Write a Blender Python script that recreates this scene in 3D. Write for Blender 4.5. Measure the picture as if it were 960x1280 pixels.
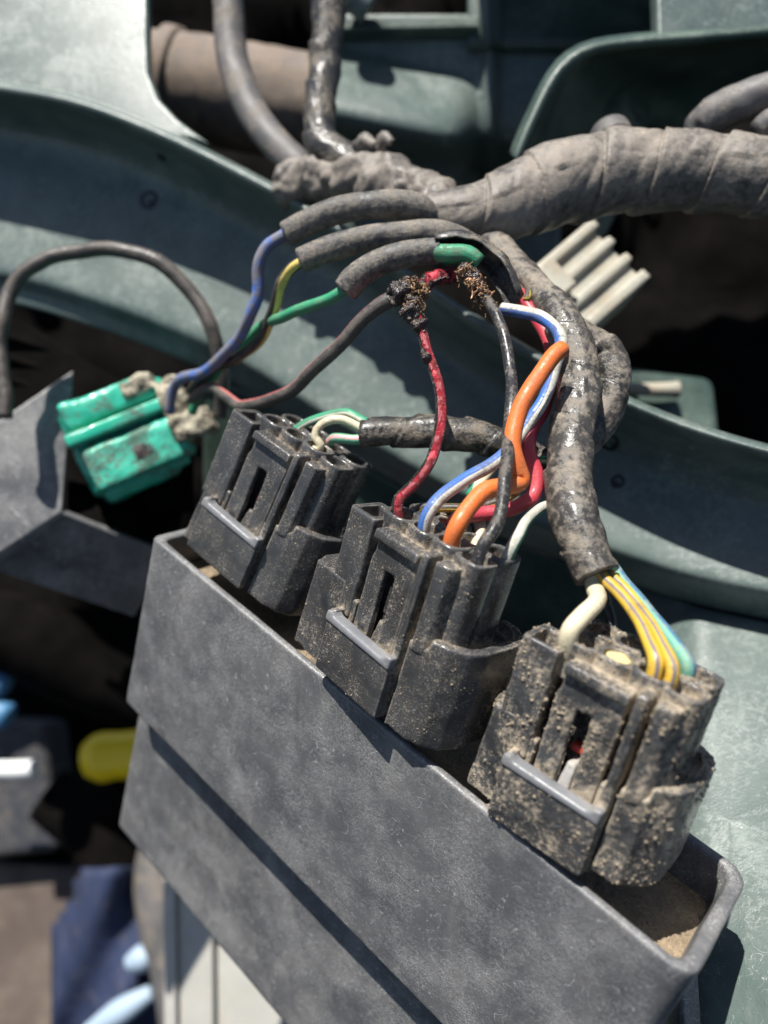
import bpy, bmesh, math, random
from mathutils import Vector, Matrix, noise
random.seed(7)
for o in list(bpy.data.objects): bpy.data.objects.remove(o)
S = bpy.context.scene
S.unit_settings.system = 'METRIC'; S.unit_settings.scale_length = 0.01      # 1 unit = 1 cm
COL = S.collection
TH = math.radians(45)
CAM = Vector((0, 0, 30))
M3 = Matrix(((1, 0, 0), (0, math.sin(TH), -math.cos(TH)), (0, math.cos(TH), math.sin(TH))))   # view axes -> world
# ---------------------------------------------------------------- camera
cd = bpy.data.cameras.new('camera'); cam = bpy.data.objects.new('camera', cd); COL.objects.link(cam)
cam.matrix_world = Matrix.Translation(CAM) @ M3.to_4x4()
cd.sensor_fit = 'VERTICAL'; cd.sensor_height = 240; cd.sensor_width = 180; cd.lens = 187.5
cd.clip_start = 0.1; cd.clip_end = 2000
cd.dof.use_dof = True; cd.dof.focus_distance = 12.2; cd.dof.aperture_fstop = 0.78
S.camera = cam
S.render.resolution_x = 768; S.render.resolution_y = 1024
# ---------------------------------------------------------------- light
SUNC = Vector((-.23, .83, .50)).normalized()
SUN = M3 @ SUNC
el = math.asin(SUN.z); az = math.atan2(SUN.x, SUN.y)
w = bpy.data.worlds.new('World'); S.world = w; w.use_nodes = True
nt = w.node_tree; bg = nt.nodes['Background']; sky = nt.nodes.new('ShaderNodeTexSky')
sky.sky_type = 'NISHITA'; sky.sun_disc = False; sky.sun_elevation = el; sky.sun_rotation = az
nt.links.new(sky.outputs[0], bg.inputs[0]); bg.inputs[1].default_value = 0.055
sd = bpy.data.lights.new('sun', 'SUN'); sd.energy = 5.0; sd.angle = math.radians(.5); sd.color = (1, .96, .89)
sun = bpy.data.objects.new('sun', sd); COL.objects.link(sun)
sun.rotation_euler = SUN.to_track_quat('Z', 'Y').to_euler(); sun.location = (0, 0, 60)
S.view_settings.view_transform = 'Standard'; S.view_settings.look = 'None'
S.view_settings.exposure = 0.88; S.view_settings.gamma = 1

# ---------------------------------------------------------------- helpers
def VP(px, py, d):                                     # point seen at (px,py), d cm in front, in view axes
    return Vector(((px - 480) / 1000 * d, -(py - 640) / 1000 * d, -d))
def WP(px, py, d): return CAM + M3 @ VP(px, py, d)
def frame(R, t):                                       # R rows, t in view axes -> world 4x4
    m = (M3 @ Matrix(R)).to_4x4(); m.translation = CAM + M3 @ Vector(t); return m
def tag(o, label=None, cat=None, group=None, kind=None):
    if label: o['label'] = label
    if cat: o['category'] = cat
    if group: o['group'] = group
    if kind: o['kind'] = kind
    return o
def link(name, me, m=None, parent=None, F=None, smooth=True):
    o = bpy.data.objects.new(name, me); COL.objects.link(o)
    if m: me.materials.append(m)
    if smooth:
        for p in me.polygons: p.use_smooth = True
    if parent: o.parent = parent
    elif F is not None: o.matrix_world = F
    return o
def mesh(verts, faces, uvs=None):
    me = bpy.data.meshes.new('mesh'); me.from_pydata([tuple(v) for v in verts], [], faces)
    if uvs:
        l = me.uv_layers.new(name='UVMap')
        for p in me.polygons:
            for li in p.loop_indices: l.data[li].uv = uvs[li]
    me.validate(); me.update(); return me
def empty(name, F):
    o = bpy.data.objects.new(name, None); COL.objects.link(o); o.matrix_world = F; o.empty_display_size = .3; return o
# primitives (closed), each returns (verts, faces)
def box(a, b, c, d, e, f): return prism([(a, e), (b, e), (b, f), (a, f)], c, d)
def prism(poly, v0, v1, s=1.0, c=None):                # poly in (u,w) extruded along v, top scaled by s about c
    n = len(poly)
    if c is None: c = (sum(p[0] for p in poly) / n, sum(p[1] for p in poly) / n)
    V = [Vector((p[0], v0, p[1])) for p in poly] + [Vector((c[0] + (p[0] - c[0]) * s, v1, c[1] + (p[1] - c[1]) * s)) for p in poly]
    F = [tuple(range(n)), tuple(range(2 * n - 1, n - 1, -1))] + [(i, i + n, (i + 1) % n + n, (i + 1) % n) for i in range(n)]
    return V, F
def prismw(poly, w0, w1):                              # poly in (u,v) extruded along w
    n = len(poly)
    V = [Vector((p[0], p[1], w0)) for p in poly] + [Vector((p[0], p[1], w1)) for p in poly]
    F = [tuple(range(n)), tuple(range(2 * n - 1, n - 1, -1))] + [(i, i + n, (i + 1) % n + n, (i + 1) % n) for i in range(n)]
    return V, F
def ringp(outer, inner, v0, v1):                       # closed wall between two outlines with equal counts
    n = len(outer); V = []
    for (P, v) in ((outer, v0), (outer, v1), (inner, v1), (inner, v0)): V += [Vector((p[0], v, p[1])) for p in P]
    F = []
    for k in range(4):
        a = k * n; b = ((k + 1) % 4) * n
        F += [(a + i, b + i, b + (i + 1) % n, a + (i + 1) % n) for i in range(n)]
    return V, F
def circ(cu, cw, r, n=28, sq=0.0, a=1.0):
    out = []
    for i in range(n):
        t = 2 * math.pi * i / n; c, s = math.cos(t), math.sin(t)
        k = (abs(c) ** (2 + sq) + abs(s) ** (2 + sq)) ** (-1 / (2 + sq))
        out.append((cu + r * k * c * a, cw + r * k * s))
    return out
def rrect(a, b, e, f, r, n=6):                         # rounded rectangle, r = radii at (b,f) (a,f) (a,e) (b,e)
    out = []
    for (cx, cy, t0, q) in ((b, f, 0, r[0]), (a, f, 90, r[1]), (a, e, 180, r[2]), (b, e, 270, r[3])):
        sx = 1 if cx == b else -1; sy = 1 if cy == f else -1
        for i in range(n + 1):
            t = math.radians(t0 + 90 * i / n); out.append((cx - sx * q + q * math.cos(t), cy - sy * q + q * math.sin(t)))
    return out
def xf(prim, M): return [M @ v for v in prim[0]], prim[1]
TEX = {}
def cloud(size, depth=3):
    if (size, depth) not in TEX:
        t = bpy.data.textures.new('grain', 'CLOUDS'); t.noise_scale = size; t.noise_depth = depth; t.noise_basis = 'ORIGINAL_PERLIN'; TEX[(size, depth)] = t
    return TEX[(size, depth)]
def solid(name, prims, m, parent=None, F=None, vox=.03, sm=4, disp=((.12, .01),)):
    V, Fc = [], []
    for pv, pf in prims:
        k = len(V); V += pv; Fc += [tuple(i + k for i in f) for f in pf]
    me = mesh(V, Fc); bm = bmesh.new(); bm.from_mesh(me); bmesh.ops.recalc_face_normals(bm, faces=bm.faces); bm.to_mesh(me); bm.free()
    o = link(name, me, m, parent, F)
    r = o.modifiers.new('r', 'REMESH'); r.mode = 'VOXEL'; r.voxel_size = vox; r.use_smooth_shade = True
    s = o.modifiers.new('s', 'SMOOTH'); s.factor = .5; s.iterations = sm
    for size, st in disp:
        d = o.modifiers.new('d', 'DISPLACE'); d.texture = cloud(size); d.strength = st; d.texture_coords = 'LOCAL'; d.mid_level = .5
    return o
def catmull(P, step):
    P = [Vector(p) for p in P]; n = len(P[0]); out = []
    Q = [P[0] * 2 - P[1]] + P + [P[-1] * 2 - P[-2]]
    for i in range(1, len(Q) - 2):
        L = (Q[i + 1] - Q[i]).length; k = max(2, int(L / step))
        for j in range(k):
            t = j / k; a, b, c, d = Q[i - 1], Q[i], Q[i + 1], Q[i + 2]
            out.append(.5 * ((2 * b) + (c - a) * t + (2 * a - 5 * b + 4 * c - d) * t * t + (3 * b - a - 3 * c + d) * t ** 3))
    out.append(P[-1]); return out
def vecn(l):
    class _V: pass
    return l
def tube(name, pts, m, parent=None, org=None, step=.07, seg=16, wrap=None, lump=None, arc=None, thick=.03, caps=True, wob=0.0, rfun=None, freq=None, crease=None, octv=2):
    """pts: (px, py, depth, radius in cm); swept surface with UVs (angle, length)."""
    A = [Vector((*VP(p[0], p[1], p[2]), p[3])) for p in pts]
    C = catmull(A, step)
    W = [M3 @ c.xyz + CAM for c in C]; Rr = [max(.004, c[3]) for c in C]
    if wob:
        nW = len(W)
        for i in range(nW):
            e_w = min(1, i / 6, (nW - 1 - i) / 6); W[i] = W[i] + Vector((noise.noise(W[i] * 1.1), noise.noise(W[i] * 1.1 + Vector((9, 0, 0))), noise.noise(W[i] * 1.1 + Vector((0, 9, 0))))) * wob * e_w
    Z = M3 @ Vector((0, 0, 1))
    if org is None: org = W[0].copy()
    s = 0; V = []; rows = []; n = len(W)
    a0, a1 = arc if arc else (0, 2 * math.pi); ns = seg if not arc else seg + 1
    L = []
    for i in range(n):
        if i: s += (W[i] - W[i - 1]).length
        L.append(s)
        t = (W[min(i + 1, n - 1)] - W[max(i - 1, 0)]).normalized()
        nn = (Z - t * Z.dot(t)); nn = nn.normalized() if nn.length > .05 else t.orthogonal().normalized(); b = t.cross(nn)
        for j in range(ns):
            th = a0 + (a1 - a0) * j / seg
            r = Rr[i]
            if wrap:
                pitch, amp = wrap; ph = (s / pitch + th / (2 * math.pi) + .25 * noise.noise(W[i] * .8)) % 1
                r *= 1 + amp * (1 - ph if ph > .05 else ph * 19) - amp * .5 - (amp * .5 if ph < .03 else 0)
            dirv = nn * math.cos(th) + b * math.sin(th)
            if crease:
                ca, cf, ct = crease; sp_ = th / (2 * math.pi)
                qv = Vector(((s * cf + sp_ * ct) * 1.0, math.cos(th) * .55, math.sin(th) * .55 + s * cf * .12))
                cv = noise.noise(qv + W[0]); cw_ = noise.noise(qv * 2.3 + W[0] * 2)
                r *= 1 + ca * (min(1, abs(cv) * 3.2) - .6) + ca * .4 * (min(1, abs(cw_) * 3) - .5)
            if lump:
                f = freq or 3.0; p = W[i] + dirv * r
                r *= 1 + lump * noise.fractal(p * f, 1.0, 2.1, octv)
            if rfun: r = rfun(r, s, th)
            V.append(W[i] + dirv * r - org)
    F = []; U = []
    m2 = seg
    for i in range(n - 1):
        for j in range(m2):
            k = (j + 1) % ns if not arc else j + 1
            F.append((i * ns + j, i * ns + k, (i + 1) * ns + k, (i + 1) * ns + j))
            U += [(j / seg, L[i]), ((j + 1) / seg, L[i]), ((j + 1) / seg, L[i + 1]), (j / seg, L[i + 1])]
    if caps and not arc:
        F.append(tuple(range(ns - 1, -1, -1))); U += [(.5, 0)] * ns
        F.append(tuple((n - 1) * ns + j for j in range(ns))); U += [(.5, s)] * ns
    me = bpy.data.meshes.new('mesh'); me.from_pydata([tuple(v) for v in V], [], F)
    uv = me.uv_layers.new(name='UVMap')
    for i, q in enumerate(U): uv.data[i].uv = q
    me.update()
    if parent:
        o = link(name, me, m, parent); o.matrix_parent_inverse = Matrix.Identity(4)
        o.location = parent.matrix_world.inverted() @ org if True else org
    else: o = link(name, me, m, None, Matrix.Translation(org))
    if arc:
        q = o.modifiers.new('t', 'SOLIDIFY'); q.thickness = thick; q.offset = 0
    return o
def pw(px, d): return px * d / 1000.0

# ---------------------------------------------------------------- materials
def rgb(c): return (c[0], c[1], c[2], 1)
DUST = (.34, .28, .20)
class N:
    def __init__(s, name):
        s.m = bpy.data.materials.new(name); s.m.use_nodes = True; s.t = s.m.node_tree; s.b = s.t.nodes['Principled BSDF']
        s.co = s.t.nodes.new('ShaderNodeTexCoord')
    def n(s, t, **k):
        q = s.t.nodes.new(t)
        for a, v in k.items(): setattr(q, a, v)
        return q
    def l(s, a, b): s.t.links.new(a, b)
    def noise(s, sc, det=6, ro=.6, src=None, dist=0.0, dim=None):
        q = s.n('ShaderNodeTexNoise'); q.inputs['Scale'].default_value = sc; q.inputs['Detail'].default_value = det; q.inputs['Roughness'].default_value = ro
        q.inputs['Distortion'].default_value = dist; s.l(src or s.co.outputs['Object'], q.inputs['Vector']); return q.outputs['Fac']
    def ramp(s, v, lo, hi, a=0., b=1.):
        q = s.n('ShaderNodeMapRange'); q.clamp = True
        for i, x in ((1, lo), (2, hi), (3, a), (4, b)): q.inputs[i].default_value = x
        s.l(v, q.inputs[0]); return q.outputs[0]
    def math(s, op, a, b=None, c=None):
        q = s.n('ShaderNodeMath', operation=op)
        for i, x in enumerate((a, b, c)):
            if x is None: continue
            if isinstance(x, (int, float)): q.inputs[i].default_value = x
            else: s.l(x, q.inputs[i])
        return q.outputs[0]
    def mix(s, f, a, b):
        q = s.n('ShaderNodeMix', data_type='RGBA')
        if isinstance(f, (int, float)): q.inputs[0].default_value = f
        else: s.l(f, q.inputs[0])
        for i, x in ((6, a), (7, b)):
            if isinstance(x, tuple): q.inputs[i].default_value = rgb(x)
            else: s.l(x, q.inputs[i])
        return q.outputs[2]
    def done(s, col, rough=.5, bump=None, dist=.02, strength=.6, spec=.5):
        if isinstance(col, tuple): s.b.inputs['Base Color'].default_value = rgb(col)
        else: s.l(col, s.b.inputs['Base Color'])
        if isinstance(rough, (int, float)): s.b.inputs['Roughness'].default_value = rough
        else: s.l(rough, s.b.inputs['Roughness'])
        s.b.inputs['Specular IOR Level'].default_value = spec
        if bump is not None:
            q = s.n('ShaderNodeBump'); q.inputs['Strength'].default_value = strength; q.inputs['Distance'].default_value = dist
            s.l(bump, q.inputs['Height']); s.l(q.outputs[0], s.b.inputs['Normal'])
        return s.m
def grimy(name, base, base2=None, dust=(.5, .75), dustamt=.8, dscale=1.6, speck=.62, speckamt=.7, rough=.4, drough=.9, edge=0, edgecol=(.3, .31, .32), bump=.012, dustc=DUST, spec=.5, scratch=0, strength=.6, fine=14, film=0.0, cav=0.0, hair=0.0, streak=0.0):
    g = N(name); base2 = base2 or tuple(x * 1.7 for x in base)
    col = g.mix(g.ramp(g.noise(.9, 5), .35, .7), base, base2)
    n1 = g.noise(dscale, 9, .68); n2 = g.noise(fine, 5, .7); n3 = g.noise(fine * 3.2, 2, .5)
    nn1 = n1
    if cav:
        ao = g.n('ShaderNodeAmbientOcclusion'); ao.samples = 4; ao.inputs['Distance'].default_value = .22
        nn1 = g.math('ADD', n1, g.math('MULTIPLY', g.math('SUBTRACT', 1.0, ao.outputs['AO']), cav))
    mk = g.ramp(g.math('ADD', nn1, g.math('MULTIPLY', g.math('SUBTRACT', n2, .5), .8)), dust[0], dust[1])
    if streak:
        mp2 = g.n('ShaderNodeMapping'); mp2.inputs['Scale'].default_value = (.8, .42, .8); mp2.inputs['Rotation'].default_value = (.1, .2, .45)
        g.l(g.co.outputs['Object'], mp2.inputs[0]); sn = g.noise(1.3, 9, .74, mp2.outputs[0], .8)
        col = g.mix(g.math('MULTIPLY', g.ramp(sn, .48, .74), streak), col, (.40, .38, .35))
        col = g.mix(g.math('MULTIPLY', g.ramp(sn, .46, .30), streak * .6), col, (.05, .052, .056))
    if hair:
        for hs, hw in ((1.7, .0035), (4.1, .006), (2.6, .004)):
            q = g.noise(hs, 2, .4, None, .6); hm = g.ramp(g.math('ABSOLUTE', g.math('SUBTRACT', q, .47 + hs * .01)), hw, hw * .3)
            hm = g.math('MULTIPLY', hm, g.ramp(g.noise(2.3 + hs, 3), .52, .60)); col = g.mix(g.math('MULTIPLY', hm, hair), col, (.42, .42, .42))
    if edge:
        bv = g.n('ShaderNodeBevel'); bv.samples = 4; bv.inputs['Radius'].default_value = .05
        ge = g.n('ShaderNodeNewGeometry'); dt = g.n('ShaderNodeVectorMath', operation='DOT_PRODUCT')
        g.l(bv.outputs[0], dt.inputs[0]); g.l(ge.outputs['Normal'], dt.inputs[1])
        em = g.ramp(dt.outputs['Value'], .995, .9); em = g.math('MULTIPLY', em, g.ramp(g.noise(3, 5), .35, .6))
        col = g.mix(g.math('MULTIPLY', em, edge), col, edgecol)
    if scratch:
        mp = g.n('ShaderNodeMapping'); mp.inputs['Rotation'].default_value = (.3, .5, .7); mp.inputs['Scale'].default_value = (1.6, 34, 7)
        g.l(g.co.outputs['Object'], mp.inputs[0]); sc = g.noise(1.6, 6, .7, mp.outputs[0], .5)
        col = g.mix(g.math('MULTIPLY', g.ramp(sc, .62, .70), scratch), col, (.36, .37, .37))
    col = g.mix(g.math('MAXIMUM', g.math('MULTIPLY', mk, dustamt), g.math('MULTIPLY', g.ramp(n1, .30, .62), film)), col, dustc)
    sp = g.math('MULTIPLY', g.ramp(n3, speck, speck + .05), g.ramp(n1, .42, .60))
    col = g.mix(g.math('MULTIPLY', sp, speckamt), col, tuple(min(.7, x * 1.5) for x in dustc))
    ro = g.math('MAXIMUM', g.ramp(mk, 0, 1, rough, drough), g.ramp(sp, 0, 1, 0, .9))
    h = g.math('ADD', g.math('MULTIPLY', mk, .5), g.math('ADD', g.math('MULTIPLY', n2, .45), g.math('MULTIPLY', n3, .4)))
    return g.done(col, ro, h, bump * 2, strength, spec)
def insul(name, base, stripe=None, sw=.1, sp=0, tw=0., grime=.35, grimec=(.10, .08, .06), rough=.38, edge=(.5, .62), char=0):
    g = N(name); uv = g.co.outputs['UV']; sep = g.n('ShaderNodeSeparateXYZ'); g.l(uv, sep.inputs[0])
    col = g.mix(g.ramp(g.noise(1.3, 4), .3, .7), base, tuple(min(.9, x * .72 + .01) for x in base))
    if stripe:
        a = g.math('FRACT', g.math('ADD', g.math('ADD', sep.outputs[0], 10.5 - sp), g.math('MULTIPLY', sep.outputs[1], tw)))
        d = g.math('ABSOLUTE', g.math('SUBTRACT', a, .5))
        d = g.math('ADD', d, g.math('MULTIPLY', g.math('SUBTRACT', g.noise(5, 3), .5), .03))
        col = g.mix(g.ramp(d, sw, sw - .012), col, stripe)
    n1 = g.noise(3.0, 8, .72); n2 = g.noise(22, 4, .7)
    mk = g.ramp(g.math('ADD', n1, g.math('MULTIPLY', g.math('SUBTRACT', n2, .5), .5)), edge[0], edge[1])
    col = g.mix(g.math('MULTIPLY', mk, grime), col, grimec)
    mk2 = g.ramp(n2, .60, .68); col = g.mix(g.math('MULTIPLY', mk2, grime * .8), col, (.30, .25, .18))
    if char:
        c = g.ramp(g.noise(4.5, 6, .7), .40, .52); col = g.mix(g.math('MULTIPLY', c, char), col, (.012, .01, .01))
        return g.done(col, g.ramp(c, 0, 1, .35, .22), g.math('ADD', n2, g.math('MULTIPLY', c, 2)), .03, .8)
    return g.done(col, g.ramp(mk, 0, 1, rough, .8), g.math('ADD', n2, mk), .006, .5)
MT = {}
MT['case'] = grimy('weathered_black_rubber', (.078, .080, .085), (.125, .126, .130), dust=(.46, .80), dustamt=.42, dscale=1.1, speck=.60, speckamt=.6, rough=.34, drough=.7, scratch=.5, bump=.006, dustc=(.34, .335, .33), fine=17, hair=.8, streak=.26)
MT['caseside'] = grimy('dusty_case_floor', (.10, .08, .06), (.2, .15, .1), dust=(.35, .62), dustamt=.9, dscale=1.5, speck=.60, speckamt=.8, rough=.9, bump=.03, dustc=(.30, .23, .15))
def conn_mats(k, amt, lo, bp):
    return grimy('connector_plastic_' + k, (.022, .024, .028), (.050, .053, .060), dust=(lo, lo + .22), dustamt=amt, dscale=1.7, speck=.60, speckamt=.5, rough=.20, drough=.75, edge=.95, edgecol=(.34, .32, .29), bump=bp, film=.055, cav=.36, hair=.3, dustc=(.40, .335, .25))
MT['c1'] = conn_mats('clean', .6, .64, .004); MT['c2'] = conn_mats('dusty', .75, .60, .005); MT['c3'] = conn_mats('muddy', .88, .50, .010)
MT['lip'] = grimy('worn_plastic_edge_sheen', (.11, .115, .125), (.22, .225, .24), dust=(.55, .8), dustamt=.5, rough=.3, speckamt=.3, bump=.006)  # worn lip, with its sheen painted in as a lighter grey
MT['seal'] = grimy('dark_wire_seal', (.03, .028, .025), (.06, .05, .04), dust=(.4, .6), dustamt=.9, rough=.8, dustc=(.22, .17, .11))
MT['plug'] = grimy('cream_plug', (.62, .55, .28), (.55, .45, .2), dust=(.5, .7), dustamt=.5, rough=.6)
MT['shrink'] = grimy('dusty_heat_shrink', (.035, .035, .037), (.06, .058, .056), dust=(.40, .70), dustamt=.62, dscale=1.8, speck=.60, speckamt=.6, rough=.5, drough=.9, bump=.010, dustc=(.31, .265, .21))
MT['tape'] = grimy('dusty_harness_tape', (.04, .038, .037), (.10, .092, .085), dust=(.36, .80), dustamt=.72, dscale=.8, speck=.66, speckamt=.4, rough=.38, drough=.9, bump=.008, dustc=(.35, .30, .245), fine=9)
MT['tape_trunk'] = grimy('cracked_black_tape', (.022, .021, .021), (.06, .055, .05), dust=(.42, .68), dustamt=.66, dscale=1.5, speck=.64, speckamt=.25, rough=.30, drough=.85, bump=.012, dustc=(.33, .28, .22), fine=8)
MT['tape_black'] = grimy('glossy_black_tape', (.018, .018, .019), (.04, .039, .038), dust=(.50, .72), dustamt=.6, dscale=1.6, speck=.63, speckamt=.6, rough=.28, bump=.01, dustc=(.27, .22, .16))
MT['hose'] = grimy('grey_rubber_hose', (.065, .065, .066), (.11, .10, .1), dust=(.5, .8), dustamt=.5, rough=.55, bump=.008)
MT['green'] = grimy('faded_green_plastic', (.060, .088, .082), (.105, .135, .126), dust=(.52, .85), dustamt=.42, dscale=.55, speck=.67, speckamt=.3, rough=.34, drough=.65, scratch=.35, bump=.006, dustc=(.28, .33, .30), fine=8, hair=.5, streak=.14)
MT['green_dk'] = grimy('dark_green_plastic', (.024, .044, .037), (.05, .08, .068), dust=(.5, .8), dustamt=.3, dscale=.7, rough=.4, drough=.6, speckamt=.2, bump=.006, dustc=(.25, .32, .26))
MT['rust'] = grimy('rusty_pipe_metal', (.16, .13, .11), (.07, .055, .05), dust=(.35, .7), dustamt=.7, dscale=1.0, rough=.6, bump=.02, dustc=(.30, .23, .17))
MT['ivory'] = grimy('ivory_nylon', (.40, .39, .33), (.25, .24, .20), dust=(.42, .7), dustamt=.7, rough=.35, speckamt=.3)
MT['greenconn'] = grimy('green_nylon', (.02, .42, .28), (.08, .52, .38), dust=(.53, .60), dustamt=.85, dscale=1.3, speck=.66, speckamt=.6, rough=.22, bump=.012, dustc=(.10, .11, .09))
MT['greenconn'].node_tree.nodes['Principled BSDF'].inputs['Subsurface Weight'].default_value = .6; MT['greenconn'].node_tree.nodes['Principled BSDF'].inputs['Subsurface Radius'].default_value = (.1, .4, .3); MT['greenconn'].node_tree.nodes['Principled BSDF'].inputs['Coat Weight'].default_value = .4
MT['sealant'] = grimy('dried_white_sealant', (.62, .57, .44), (.3, .27, .2), dust=(.44, .56), dustamt=.95, dscale=2.6, rough=.7, bump=.05, dustc=(.10, .085, .065))
MT['black'] = grimy('engine_bay_shade_black', (.002, .002, .002), (.006, .005, .0045), dust=(.55, .8), dustamt=.004, dscale=.25, rough=.9, speckamt=0, spec=.04)  # near-black base stands in for the shade of deep places
MT['copper'] = grimy('frayed_copper', (.34, .19, .11), (.10, .06, .04), dust=(.42, .62), dustamt=.8, dscale=3, rough=.35, dustc=(.28, .2, .12)); MT['copper'].node_tree.nodes['Principled BSDF'].inputs['Metallic'].default_value = .6
MT['charred'] = grimy('charred_insulation', (.012, .011, .011), (.03, .018, .02), dust=(.62, .75), dustamt=.5, dscale=3, speck=.6, speckamt=.5, rough=.2, bump=.04)
MT['crumb'] = grimy('dry_soil', (.15, .12, .085), (.30, .25, .185), dust=(.4, .7), dustamt=.35, rough=.95)
MT['red'] = N('red_plastic').done((.5, .05, .03), .4); MT['grey'] = grimy('pale_grey_plastic', (.42, .41, .4), (.3, .29, .27), rough=.5)
MT['orange'] = insul('orange_insulation', (.72, .16, .03), grime=.5, edge=(.48, .66), grimec=(.24, .11, .06))
MT['pink'] = insul('crimson_insulation', (.52, .045, .07), grime=.35, edge=(.52, .66), grimec=(.2, .1, .06))
MT['burnt'] = insul('burnt_red_insulation', (.55, .035, .06), grime=.3, char=1.0)
MT['redw'] = insul('red_insulation', (.58, .035, .06), stripe=(.02, .015, .015), sw=.12, sp=.22, grime=.5, char=.55)
MT['bluewhite'] = insul('white_insulation_with_blue_stripe', (.62, .60, .52), stripe=(.05, .13, .38), sw=.2, sp=.22, grime=.5)
MT['blue'] = insul('blue_insulation', (.05, .15, .50), grime=.85, edge=(.37, .52), grimec=(.17, .15, .13))
MT['blackyellow'] = insul('black_insulation_with_yellow_stripe', (.03, .028, .028), stripe=(.66, .52, .14), sw=.13, sp=.0, tw=.12, grime=.35, grimec=(.2, .16, .12))
MT['greenw'] = insul('green_insulation', (.03, .30, .15), grime=.4, grimec=(.16, .2, .12))
MT['blackred'] = insul('black_insulation_with_red_stripe', (.045, .04, .038), stripe=(.60, .14, .14), sw=.1, sp=.30, tw=.02, grime=.6, edge=(.4, .6), grimec=(.12, .10, .085))
MT['blackpink'] = insul('pink_insulation_with_black_bands', (.60, .16, .15), grime=.5, stripe=(.03, .03, .03), sw=.22, sp=.5, tw=.15)
MT['blackw'] = insul('black_insulation', (.022, .022, .024), grime=.5, rough=.25, grimec=(.16, .13, .1))
MT['leftw'] = insul('black_wire_with_pale_flash', (.045, .04, .037), stripe=(.42, .42, .38), sw=.05, sp=-.24, grime=.5, edge=(.45, .65), grimec=(.11, .085, .065))
MT['whitegreen'] = insul('white_insulation_with_green_stripe', (.52, .52, .45), stripe=(.02, .16, .10), sw=.14, sp=-.2, grime=.4)
MT['greenwhite'] = insul('green_insulation_with_white_stripe', (.03, .28, .15), stripe=(.6, .62, .5), sw=.07, sp=-.05, grime=.3)
MT['greenpink'] = insul('green_insulation_with_pink_stripe', (.10, .36, .22), stripe=(.6, .3, .3), sw=.07, sp=.05, grime=.35)
MT['cream'] = insul('cream_insulation', (.64, .57, .40), grime=.5, edge=(.48, .64), grimec=(.26, .2, .13))
MT['yellow'] = insul('yellow_insulation_with_grey_stripe', (.66, .42, .04), stripe=(.16, .13, .13), sw=.05, sp=.02, grime=.6, edge=(.55, .7))
MT['yellowb'] = insul('yellow_insulation_with_black_stripe', (.70, .5, .08), stripe=(.05, .04, .03), sw=.14, sp=.1, grime=.6)
MT['teal'] = insul('teal_insulation_with_blue_stripe', (.12, .36, .27), stripe=(.07, .15, .26), sw=.07, sp=-.12, grime=.4, grimec=(.3, .33, .22))

# ---------------------------------------------------------------- setting: green plastic wheel arch and body
def lerpc(P, x):
    if x <= P[0][0]:
        a, b = P[0], P[1]
    elif x >= P[-1][0]:
        a, b = P[-2], P[-1]
    else:
        for i in range(len(P) - 1):
            if P[i][0] <= x <= P[i + 1][0]: a, b = P[i], P[i + 1]; break
        i0 = max(0, P.index(a) - 1); i3 = min(len(P) - 1, P.index(b) + 1)
        t = (x - a[0]) / (b[0] - a[0]); h = b[0] - a[0]
        ma = (b[1] - P[i0][1]) / (b[0] - P[i0][0]) * h; mb = (P[i3][1] - a[1]) / (P[i3][0] - a[0]) * h
        return (2 * t**3 - 3 * t * t + 1) * a[1] + (t**3 - 2 * t * t + t) * ma + (-2 * t**3 + 3 * t * t) * b[1] + (t**3 - t * t) * mb
    return a[1] + (b[1] - a[1]) * (x - a[0]) / (b[0] - a[0])
CR = [(-150, 82), (0, 106), (100, 126), (200, 164), (300, 213), (400, 268), (500, 335), (600, 402), (700, 460), (790, 503), (860, 531), (960, 561), (1100, 590)]
CD = [(-150, 19.6), (0, 19), (300, 18), (640, 16), (960, 14.2), (1100, 13.6)]
C2 = [(-150, 330), (0, 344), (100, 371), (200, 407), (300, 452), (400, 515), (500, 575), (600, 630), (700, 668), (780, 696), (860, 722), (960, 744), (1100, 770)]
def loft(name, rails, xs, mat, sub=3, label=None, cat=None, kind=None, thick=.18, parent=None):
    """rails: functions x -> (px,py,d)"""
    V = []; F = []; n = len(rails)
    org = WP(*rails[n // 2](xs[len(xs) // 2]))
    cols = []
    for x in xs:
        P = [Vector(VP(*r(x))) for r in rails]
        C = []
        Q = [P[0]] + P + [P[-1]]
        for i in range(1, len(Q) - 2):
            for j in range(sub):
                t = j / sub; a, b, c, d = Q[i - 1], Q[i], Q[i + 1], Q[i + 2]
                C.append(.5 * ((2 * b) + (c - a) * t * .8 + (2 * a - 5 * b + 4 * c - d) * t * t * 0 + 0 * t ** 3 * a) if False else b.lerp(c, t))
        C.append(P[-1]); cols.append(C)
    k = len(cols[0])
    for C in cols:
        for p in C:
            q = CAM + M3 @ p; V.append(q - org)
    for i in range(len(cols) - 1):
        for j in range(k - 1): F.append((i * k + j, i * k + j + 1, (i + 1) * k + j + 1, (i + 1) * k + j))
    o = link(name, mesh(V, F), mat, parent, Matrix.Translation(org))
    s = o.modifiers.new('s', 'SMOOTH'); s.factor = .5; s.iterations = 1
    t = o.modifiers.new('t', 'SOLIDIFY'); t.thickness = thick; t.offset = -1
    u = o.modifiers.new('u', 'SUBSURF'); u.levels = u.render_levels = 1
    tag(o, label, cat, None, kind); return o
c_ = lambda x: lerpc(CR, x); d_ = lambda x: lerpc(CD, x); e_ = lambda x: lerpc(C2, x)
x_ = lambda x: .5 * max(0, min(1, 1 - x / 700))
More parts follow.
